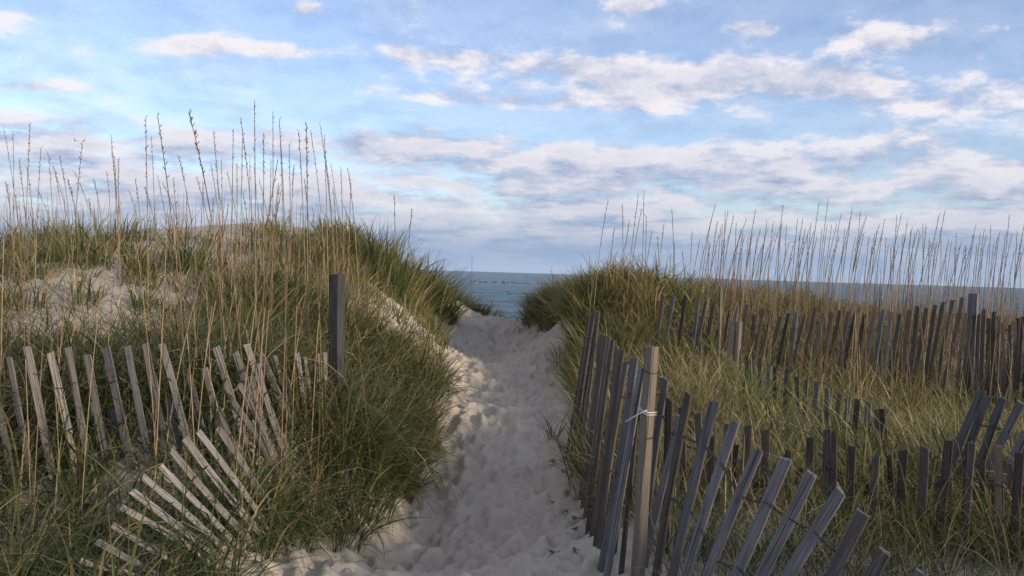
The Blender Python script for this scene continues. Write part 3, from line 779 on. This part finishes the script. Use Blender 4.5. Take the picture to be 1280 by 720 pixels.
# fence across the left foreground
tab = [(-60, 4.55), (60, 4.7), (210, 4.8), (270, 5.0), (345, 5.5), (425, 6.0)]
f1 = [(-38, 442, -18, 545), (-14, 438, 6, 548), (11, 447, 30, 543), (34, 433, 59, 566), (63, 443, 86, 563), (85, 434, 111, 563), (110, 444, 131, 552), (132, 434, 156, 541), (159, 433, 178, 532), (182, 429, 205, 540), (202, 430, 224, 523),
      (236, 469, 248, 517), (256, 460, 270, 511), (270, 434, 286, 483), (294, 440, 309, 488), (308, 430, 328, 488), (325, 442, 339, 477), (343, 445, 351, 483),
      (371, 441, 377, 477), (381, 447, 385, 477), (398, 443, 399, 483), (406, 441, 409, 475), (424, 446, 425, 480)]
c = at(150, 560, 4.75)
fence = thing('picket_fence', 'grey picket fence half buried in grass across the left foreground, its slats tilting left', 'fence', c)
rows = []
for i, (a, b, a2, b2) in enumerate(f1):
    Yp = lerpY(a, tab)
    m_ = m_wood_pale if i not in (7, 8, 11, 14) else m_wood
    w = None if a < 340 else random.uniform(.022, .03)
    rows.append(picket(fence, at(a, b, Yp), at(a2, b2, Yp + .03), m_, face=.12 + random.uniform(-.3, .2) if a < 340 else .8, w=w))
for dr in (.18, .40): wire(fence, rows, dr)
for i in (2, 5, 6, 9):     # slats snapped short behind the row
    t_, z_, y_, th_ = rows[i]
    picket(fence, t_ - z_ * .30 + np.array([.035, .06, 0]), t_ - z_ * .9 + np.array([.045, .06, 0]), m_wood, face=.2, L=.8)

# fallen fence in the left foreground
tab = [(95, 3.55), (150, 3.8), (200, 4.0), (250, 4.25), (300, 4.75), (330, 5.0)]
f2 = [(78, 722, 130, 740), (99, 700, 150, 719), (120, 677, 191, 712), (140, 656, 222, 698), (151, 634, 241, 691), (165, 615, 247, 676), (179, 596, 260, 671), (200, 582, 274, 659), (214, 562, 277, 634),
      (231, 548, 286, 617), (247, 539, 294, 603), (272, 534, 308, 587), (273, 511, 290, 545), (289, 499, 307, 530), (300, 481, 319, 525), (314, 470, 326, 510), (324, 455, 342, 517)]
c = at(270, 660, 4.2)
fence = thing('picket_fence', 'collapsed pale picket fence fanned out over the grass at lower left', 'fence', c)
rows = []
for i, (a, b, a2, b2) in enumerate(f2):
    Yp = lerpY(a, tab)
    rows.append(picket(fence, at(a, b, Yp), at(a2, b2, Yp + .12), m_wood_fallen if i != 2 else m_wood, face=.75 + random.uniform(-.15, .15), w=random.uniform(.026, .032), L=max(.62, float(np.linalg.norm(at(a, b, Yp) - at(a2, b2, Yp + .12))) + .16)))
for dr in (.17, .42): wire(fence, rows, dr)

# dark post on the left
def post(fence, px, py, Y, px2, py2, w, d, mat_, face, Lx=.6, name='post', bevel=.004):
    top, bot = at(px, py, Y), at(px2, py2, Y)
    z = top - bot; L = np.linalg.norm(z) + Lx; z = z / np.linalg.norm(z)
    fx = np.array([math.cos(face), math.sin(face), 0.]); x = fx - z * fx.dot(z); x /= np.linalg.norm(x); y = np.cross(z, x)
    base = top - z * L
    mb = MB(); vs = []
    n = 10
    prof = [(-w / 2 + bevel, -d / 2), (w / 2 - bevel, -d / 2), (w / 2, -d / 2 + bevel), (w / 2, d / 2 - bevel), (w / 2 - bevel, d / 2), (-w / 2 + bevel, d / 2), (-w / 2, d / 2 - bevel), (-w / 2, -d / 2 + bevel)]
    for i in range(n + 1):
        for (a, b) in prof:
            j = .0012
            vs.append((a + random.uniform(-j, j), b + random.uniform(-j, j), L * i / n + (random.uniform(-.003, .003) + a * .06 if i == n else 0)))
    q = [[i * 8 + j, i * 8 + (j + 1) % 8, (i + 1) * 8 + (j + 1) % 8, (i + 1) * 8 + j] for i in range(n) for j in range(8)]
    t = [[0, j + 1, j] for j in range(1, 7)] + [[n * 8, n * 8 + j, n * 8 + j + 1] for j in range(1, 7)]
    mb.add(vs, q, t)
    M = Matrix(((x[0], y[0], z[0], base[0]), (x[1], y[1], z[1], base[1]), (x[2], y[2], z[2], base[2]), (0, 0, 0, 1)))
    o = link(name, mb.mesh(name, False), mat_, fence)
    o.matrix_local = (Matrix.Translation(-Vector(fence.location)) @ M) if fence else M
    return o, top, z, x, y
o, top, z, x, y = post(None, 421, 343, 6.0, 421, 470, .078, .078, m_wood_dark, -.5, name='fence_post')
tag(o, 'dark weathered square post standing in the grass of the left dune', 'post')
mb = MB()
for dz_ in (.13, .33):
    mb.tube([(0, -.038, 0), (0, -.042, 0)], .004, 6)
    mb.v[-1] = mb.v[-1] + np.array([.006, 0, 0])
    mb.v[-1][:, 2] += np.linalg.norm(top - at(421, 470, 6.0)) + .6 - dz_
link('nail', mb.mesh('nail'), m_nail, o)

# fence along the right of the path
c = at(800, 700, 4.1)
fence = thing('picket_fence', 'picket fence at the right edge of the path with squared post and slats fanning right', 'fence', c)
fa = [(736, 393, 704, 590), (741, 392, 712, 590), (747, 388, 722, 590), (752, 417, 728, 600), (757, 420, 733, 600), (762, 421, 736, 610), (767, 425, 741, 620), (773, 438, 745, 630), (779, 438, 750, 640), (784, 454, 757, 640), (793, 448, 759, 660), (802, 461, 763, 690)]
tab = [(735, 7.0), (747, 6.3), (762, 5.5), (779, 4.8), (802, 4.2)]
rows = []
for i, (a, b, a2, b2) in enumerate(fa):
    Yp = lerpY(a, tab)
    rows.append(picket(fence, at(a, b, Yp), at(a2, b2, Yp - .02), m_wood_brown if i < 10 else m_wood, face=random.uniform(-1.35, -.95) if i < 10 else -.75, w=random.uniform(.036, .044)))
for (a, b, a2, b2, Yp) in [(745, 405, 716, 600, 6.6), (770, 432, 748, 620, 5.1), (788, 462, 768, 690, 4.45), (800, 485, 776, 720, 4.25)]:
    picket(fence, at(a, b, Yp), at(a2, b2, Yp), m_wood_brown, face=-1.2, w=.036)
rowsA = list(rows)
o, top, z, x, y = post(fence, 815, 433, 4.0, 797, 720, .046, .046, m_wood_post, -1.0)
LP = np.linalg.norm(top - at(797, 720, 4.0)) + .6
def ring(drop, r, th, mat_, name, tail=None):
    mb = MB(); org = np.array(fence.location); q = []
    cc = [(-1, -1), (1, -1), (1, 1), (-1, 1), (-1, -1)]
    for i in range(4):
        for k in range(5):
            f = k / 5; a = (cc[i][0] * (1 - f) + cc[i + 1][0] * f, cc[i][1] * (1 - f) + cc[i + 1][1] * f)
            q.append(top - z * (drop + .01 * math.sin(i + f)) + x * a[0] * r + y * a[1] * r - org)
    q.append(q[0] + z * .004)
    mb.tube(q, th, 5)
    if tail is not None:
        mb.tube([p - org for p in tail], th * 1.5, 5)
    link(name, mb.mesh(name), mat_, fence)
ring(.105, .0255, .0022, m_wire, 'wire')
tp = at(808, 513, 3.95); e = at(782, 527, 4.12)
ring(.275, .0255, .0020, m_tie, 'cord_tie', [tp, tp * .6 + e * .4 + np.array([0, -.01, .004]), e])
ring(.285, .0260, .0016, m_tie, 'cord_tie')
fb = [(833, 473, 823, 560), (838, 498, 836, 570), (849, 520, 833, 590), (862, 492, 827, 697), (894, 502, 847, 710), (919, 527, 863, 713), (948, 565, 887, 718), (983, 573, 920, 718), (1015, 592, 950, 718), (1052, 612, 990, 718), (1080, 640, 1043, 713), (1107, 688, 1070, 760), (1153, 715, 1105, 790), (1195, 745, 1150, 810)]
tab = [(833, 4.2), (849, 4.0), (862, 3.6), (894, 3.45), (948, 3.2), (1015, 2.95), (1080, 2.75), (1200, 2.5)]
rows = []
for i, (a, b, a2, b2) in enumerate(fb):
    Yp = lerpY(a, tab)
    rows.append(picket(fence, at(a, b, Yp), at(a2, b2, Yp + .10), m_wood if i != 1 and i != 3 else m_wood_brown, face=(-.75 if i > 3 else -1.0) + random.uniform(-.1, .1), w=random.uniform(.037, .042)))
wire(fence, rowsA + rows[:2] + rows[3:], .17)
wire(fence, rows[3:], .43)
wire(fence, rowsA, .55)

# second fence on the right: upright dark slats
tab = [(830, 5.1), (960, 4.9), (1100, 4.75), (1290, 4.6)]
f4 = [(835, 498), (852, 510), (872, 518), (890, 545), (910, 530), (935, 532), (957, 538), (985, 563), (1013, 547), (1034, 537), (1041, 540), (1065, 557), (1095, 572), (1129, 563), (1156, 560), (1186, 551), (1215, 554), (1247, 558), (1275, 566), (1303, 560), (1330, 566)]
c = at(1090, 690, 4.75)
fence = thing('picket_fence', 'upright dark brown picket fence crossing the right hollow with sagging wire', 'fence', c)
rows = []
for i, (a, b) in enumerate(f4):
    Yp = lerpY(a, tab)
    dxp = random.uniform(-12, 3)
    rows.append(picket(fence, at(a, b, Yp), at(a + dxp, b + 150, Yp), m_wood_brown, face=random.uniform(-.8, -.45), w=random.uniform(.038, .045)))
wire(fence, rows, .19); wire(fence, rows, .36)
for (a, b, a2, b2, Yp) in [(1112, 568, 1116, 640, 4.95), (1142, 610, 1140, 690, 4.95), (1156, 683, 1178, 712, 4.6), (1196, 638, 1206, 690, 4.9), (1212, 680, 1226, 720, 4.5), (1186, 590, 1188, 700, 4.95), (1240, 600, 1236, 690, 5.0), (1272, 610, 1268, 690, 5.0), (921, 556, 916, 640, 5.05), (1000, 585, 1004, 670, 5.0), (1052, 590, 1040, 680, 5.0), (1082, 600, 1086, 680, 4.95), (1228, 575, 1222, 680, 4.95), (1262, 580, 1270, 690, 4.9), (1172, 600, 1166, 690, 5.05), (945, 570, 950, 660, 5.0)]:
    picket(fence, at(a, b, Yp), at(a2, b2, Yp + .05), m_wood_brown, face=random.uniform(-.9, -.5), w=random.uniform(.03, .038))

# third fence: small slats sinking into the hump, then toppled ones
c = at(930, 480, 8.3)
fence = thing('picket_fence', 'sunken picket fence stepping down the grassy right hump from a pale post to toppled slats', 'fence', c)
tab = [(870, 8.9), (925, 8.2), (1000, 7.0), (1050, 6.4), (1105, 5.7), (1170, 5.35), (1230, 5.2), (1290, 5.0)]
f5 = [(875, 430, -1), (925, 437, -1), (934, 445, 1), (942, 446, -2), (950, 448, -2), (962, 456, -2), (970, 459, 0), (984, 463, -2), (996, 471, -1), (1009, 475, -1), (1021, 479, -2), (1034, 485, -2), (1050, 492, -4), (1062, 495, -3), (1072, 500, -3), (1085, 502, -4), (1095, 512, 0), (1102, 512, 5)]
rows = []
for (a, b, dxp) in f5:
    Yp = lerpY(a, tab)
    rows.append(picket(fence, at(a, b, Yp), at(a + dxp, b + 40, Yp), m_wood if random.random() < .5 else m_wood_brown, face=random.uniform(-1.1, -.7), w=random.uniform(.036, .042)))
for (a, b, a2, b2) in [(1088, 527, 1117, 587), (1120, 543, 1148, 590), (1150, 545, 1173, 597), (1168, 537, 1180, 567)]:
    rows.append(picket(fence, at(a, b, lerpY(a, tab)), at(a2, b2, lerpY(a, tab) + .05), m_wood_brown, face=1.25, w=.036, L=.8))
for (a, b, a2, b2) in [(1228, 488, 1192, 580), (1235, 495, 1200, 603), (1253, 498, 1222, 583), (1277, 503, 1252, 557), (1282, 540, 1253, 607), (1306, 510, 1280, 570), (1325, 516, 1295, 590)]:
    rows.append(picket(fence, at(a, b, lerpY(a, tab)), at(a2, b2, lerpY(a, tab) + .08), m_wood, face=-.65 + random.uniform(-.15, .15), w=.045))
wire(fence, rows[1:], .17)
post(fence, 920, 402, 8.2, 915, 480, .095, .095, m_wood_post, -.5)
picket(fence, at(900, 359, 8.6), at(895, 455, 8.6), m_wood_post, face=.6, w=.022, th=.022, name='stake', L=1.2)

# far fence on the right
c = at(1100, 470, 9.7)
fence = thing('picket_fence', 'long dark picket fence at the back right, leaning right in front of the sea oats', 'fence', c)
f6 = [(829, 369), (842, 370), (856, 371), (873, 373), (883, 377), (892, 380), (910, 396), (922, 384), (934, 381), (943, 394), (955, 386), (966, 388), (975, 396), (986, 392), (995, 390), (1007, 393), (1019, 385), (1029, 391), (1039, 392), (1050, 388), (1061, 389), (1070, 388),
      (1081, 392), (1092, 395), (1104, 387), (1114, 390), (1125, 393), (1137, 387), (1147, 383), (1158, 385), (1169, 381), (1179, 378), (1191, 375), (1203, 372)]
rows = []
for (a, b) in f6:
    rows.append(picket(fence, at(a, b, 9.7), at(a - random.uniform(9, 18), b + 80, 9.7), m_wood if a < 1130 and random.random() < .35 else m_wood_brown, face=random.uniform(-.75, -.45), w=random.uniform(.036, .044)))
for (a, b) in [(1212, 396), (1230, 387), (1242, 390), (1253, 404), (1262, 406), (1273, 398), (1284, 402), (1296, 400), (1308, 404), (1224, 393), (1236, 398), (1248, 396), (1268, 401), (1279, 396)]:
    rows.append(picket(fence, at(a, b, 9.7), at(a - random.uniform(-3, 6), b + 80, 9.7), m_wood_brown, face=random.uniform(-.8, -.5)))
wire(fence, rows, .16); wire(fence, rows, .36)
post(fence, 1217, 367, 9.8, 1212, 450, .09, .09, m_wood, -.6)
for (a, b, a2) in [(1208, 392, 1199), (1213, 398, 1203), (1218, 394, 1209)]:
    picket(fence, at(a, b, 9.66), at(a2, b + 70, 9.66), m_wood_brown, face=-.6)

# ------------------------------------------------------------------ leaves on the sand
def leaf_mesh(r, lobes=0):
    n = 18; vs = [(0, 0, .004)]
    for i in range(n):
        a = 2 * math.pi * i / n
        rr = r * (1 + (.28 * math.cos(lobes * a) if lobes else .08 * math.cos(2 * a)))
        if abs(i) < 1: rr *= .7
        vs.append((rr * math.cos(a), rr * .8 * math.sin(a), .010 * math.cos(2 * a) * r / .03))
    mb = MB(); mb.add(vs, [], [[0, 1 + i, 1 + (i + 1) % n] for i in range(n)])
    mb.tube([(-r * .9, 0, 0), (-r * 1.5, .004, .006), (-r * 2.0, .01, .0)], .0009, 4)
    return mb.mesh('leaf')
nl = 420
ly = 2.9 + rng.random(nl) ** 1.3 * 10; lx = np.where(rng.random(nl) < .5, np.interp(ly, *PL) + rng.exponential(.18, nl), np.interp(ly, *PR) - rng.exponential(.16, nl))
lz = ground(lx, ly) + .012
c_ = np.array([.17, .12, .07]) * rng.uniform(.35, 1.5, (nl, 1))
grass_object('straw_litter', [blades(np.column_stack([lx, ly, lz]), rng.uniform(.02, .12, nl), rng.random(nl) * 6.28, rng.uniform(1.35, 1.62, nl), rng.uniform(-.25, .25, nl), np.full(nl, .0045), c_, nseg=3)], 'broken straw and bits of dead grass scattered along the edges of the path', 'litter', 'stuff')
GLV = 'small green leaves lying on the path'
leaf_spots = [(689, 579, m_leaf, .035, GLV, 0), (696, 592, m_leaf, .026, 0, 0), (706, 642, m_leaf, .026, 0, 0), (721, 650, m_leaf, .032, 0, 0), (718, 663, m_leaf, .022, 0, 0), (737, 670, m_leaf, .024, 0, 0), (694, 693, m_leaf, .036, 0, 0), (720, 690, m_leaf, .022, 0, 0), (755, 710, m_leaf, .026, 0, 0), (690, 630, m_leaf, .014, 0, 0),
              (708, 617, m_leaf_o, .034, 'curled orange and brown leaf on the sand near the picket bundle', 3), (758, 672, m_leaf_o, .03, 'yellow orange leaf at the foot of the right hand fence', 3),
              (714, 591, m_leaf, .04, 'upright green leaf in the dark tuft beside the path', 1), (734, 595, m_leaf_y, .036, 'yellowing round leaf catching light in the tuft by the bundled slats', 1), (755, 652, m_leaf, .045, 'large round green leaf standing against the front slats', 1), (727, 600, m_leaf, .04, 'broad dark green leaf between the yellowing leaf and the path', 1)]
def on_ground(px, py):
    for Yt in np.arange(3.0, 16, .02):
        p = at(px, py, Yt)
        if p[2] <= ground(np.array([p[0]]), np.array([p[1]]))[0] + .004: return p
    return p
for px, py, m_, r, lab, kind in leaf_spots:
    p = on_ground(px, py)
    o = link('leaf', leaf_mesh(r, 3 if kind == 3 else 0), m_)
    up = kind == 1
    o.location = (p[0], p[1], p[2] + (.06 if up else .012))
    o.rotation_euler = (random.uniform(.7, 1.2) if up else random.uniform(-.2, .2), random.uniform(-.2, .2), random.uniform(0, 6.28))
    if isinstance(lab, str) and kind: tag(o, lab, 'leaf')
    else: tag(o, 'small green leaf lying flat on the pale sand of the path', 'leaf', GLV)

# ------------------------------------------------------------------ birds
def lathe_along(mb, prof, n=8, flip=1.0):
    """rings (y, z, ry, rz) along the body"""
    vs = []
    for (yy, zz, rx, rz) in prof:
        for j in range(n):
            a = 2 * math.pi * j / n
            vs.append((rx * math.cos(a), yy, zz + rz * math.sin(a)))
    m = len(prof)
    q = [[i * n + j, i * n + (j + 1) % n, (i + 1) * n + (j + 1) % n, (i + 1) * n + j] for i in range(m - 1) for j in range(n)]
    t = [[0, j + 1, j] for j in range(1, n - 1)] + [[(m - 1) * n, (m - 1) * n + j, (m - 1) * n + j + 1] for j in range(1, n - 1)]
    mb.add(vs, q, t)
def swimmer():
    mb = MB()
    lathe_along(mb, [(-.50, .12, .02, .02), (-.38, .10, .10, .07), (-.15, .10, .19, .15), (.1, .10, .20, .17), (.26, .14, .14, .14), (.32, .26, .07, .08), (.33, .42, .055, .055), (.36, .54, .06, .065), (.44, .57, .055, .05), (.50, .55, .022, .02), (.72, .50, .008, .01)])
    return mb.mesh('seabird')
sw = swimmer(); sw.materials.append(m_bird)
bx = [588, 592, 599, 601, 605, 607, 609, 613, 616, 619, 620, 628, 629, 631, 633, 635, 640, 643, 646, 650, 654, 657, 661, 672, 677, 683]
for i, px in enumerate(bx):
    py = 352.5 + (px - 590) * .034 + random.uniform(-.5, .7)
    d = at(px, py, 1.0); d[2] -= EYE
    k = (SEA_Z - EYE) / d[2]
    o = bpy.data.objects.new('seabird', sw); COL.objects.link(o)
    o.location = (d[0] * k, k, SEA_Z - .05); o.rotation_euler = (0, 0, random.choice([1, -1]) * random.uniform(.8, 2.0)); s = random.uniform(.8, 1.2); o.scale = (s * .8, s * .62, s * 1.7)
    tag(o, 'dark seabird floating in the long row on the water', 'bird', 'seabirds floating in a row')
for px, py, lab in [(613, 347.3, 'lone dark seabird floating beyond the row near the horizon'), (637, 368, 'lone dark seabird floating between the row and the breaking waves')]:
    d = at(px, py, 1.0); d[2] -= EYE; k = (SEA_Z - EYE) / d[2]
    o = bpy.data.objects.new('seabird', sw); COL.objects.link(o); o.location = (d[0] * k, k, SEA_Z - .05); o.rotation_euler = (0, 0, 1.3)
    tag(o, lab, 'bird')
def flyer():
    mb = MB()
    lathe_along(mb, [(-.24, 0, .03, .006), (-.14, 0, .03, .02), (0, 0, .045, .04), (.10, .01, .035, .035), (.17, .02, .028, .028), (.20, .02, .008, .008), (.24, .015, .003, .003)])
    for s in (1, -1):
        vs = []; nn = 6
        for i in range(nn + 1):
            t = i / nn; x_ = s * (.03 + .42 * t); z_ = .02 + .16 * math.sin(t * 1.9) ; ch = .085 * (1 - t ** 2.2) + .006; sw_ = -.10 * t * t
            vs += [(x_, sw_ + ch * .6, z_ + .004), (x_, sw_ - ch * .6, z_), ]
        mb.add(vs, [[2 * i, 2 * i + 1, 2 * i + 3, 2 * i + 2] for i in range(nn)])
    return mb.mesh('seabird')
fl_ = flyer(); fl_.materials.append(m_bird)
for px, py, lab, rz, ry in [(94, 176, 'left of two dark birds flying above the left dune', 1.2, .5), (105, 176, 'right of two dark birds flying above the left dune, beside a stalk', 1.0, -.4)]:
    o = bpy.data.objects.new('seabird', fl_); COL.objects.link(o); o.location = at(px, py, 110); o.rotation_euler = (0, ry, rz); tag(o, lab, 'bird')
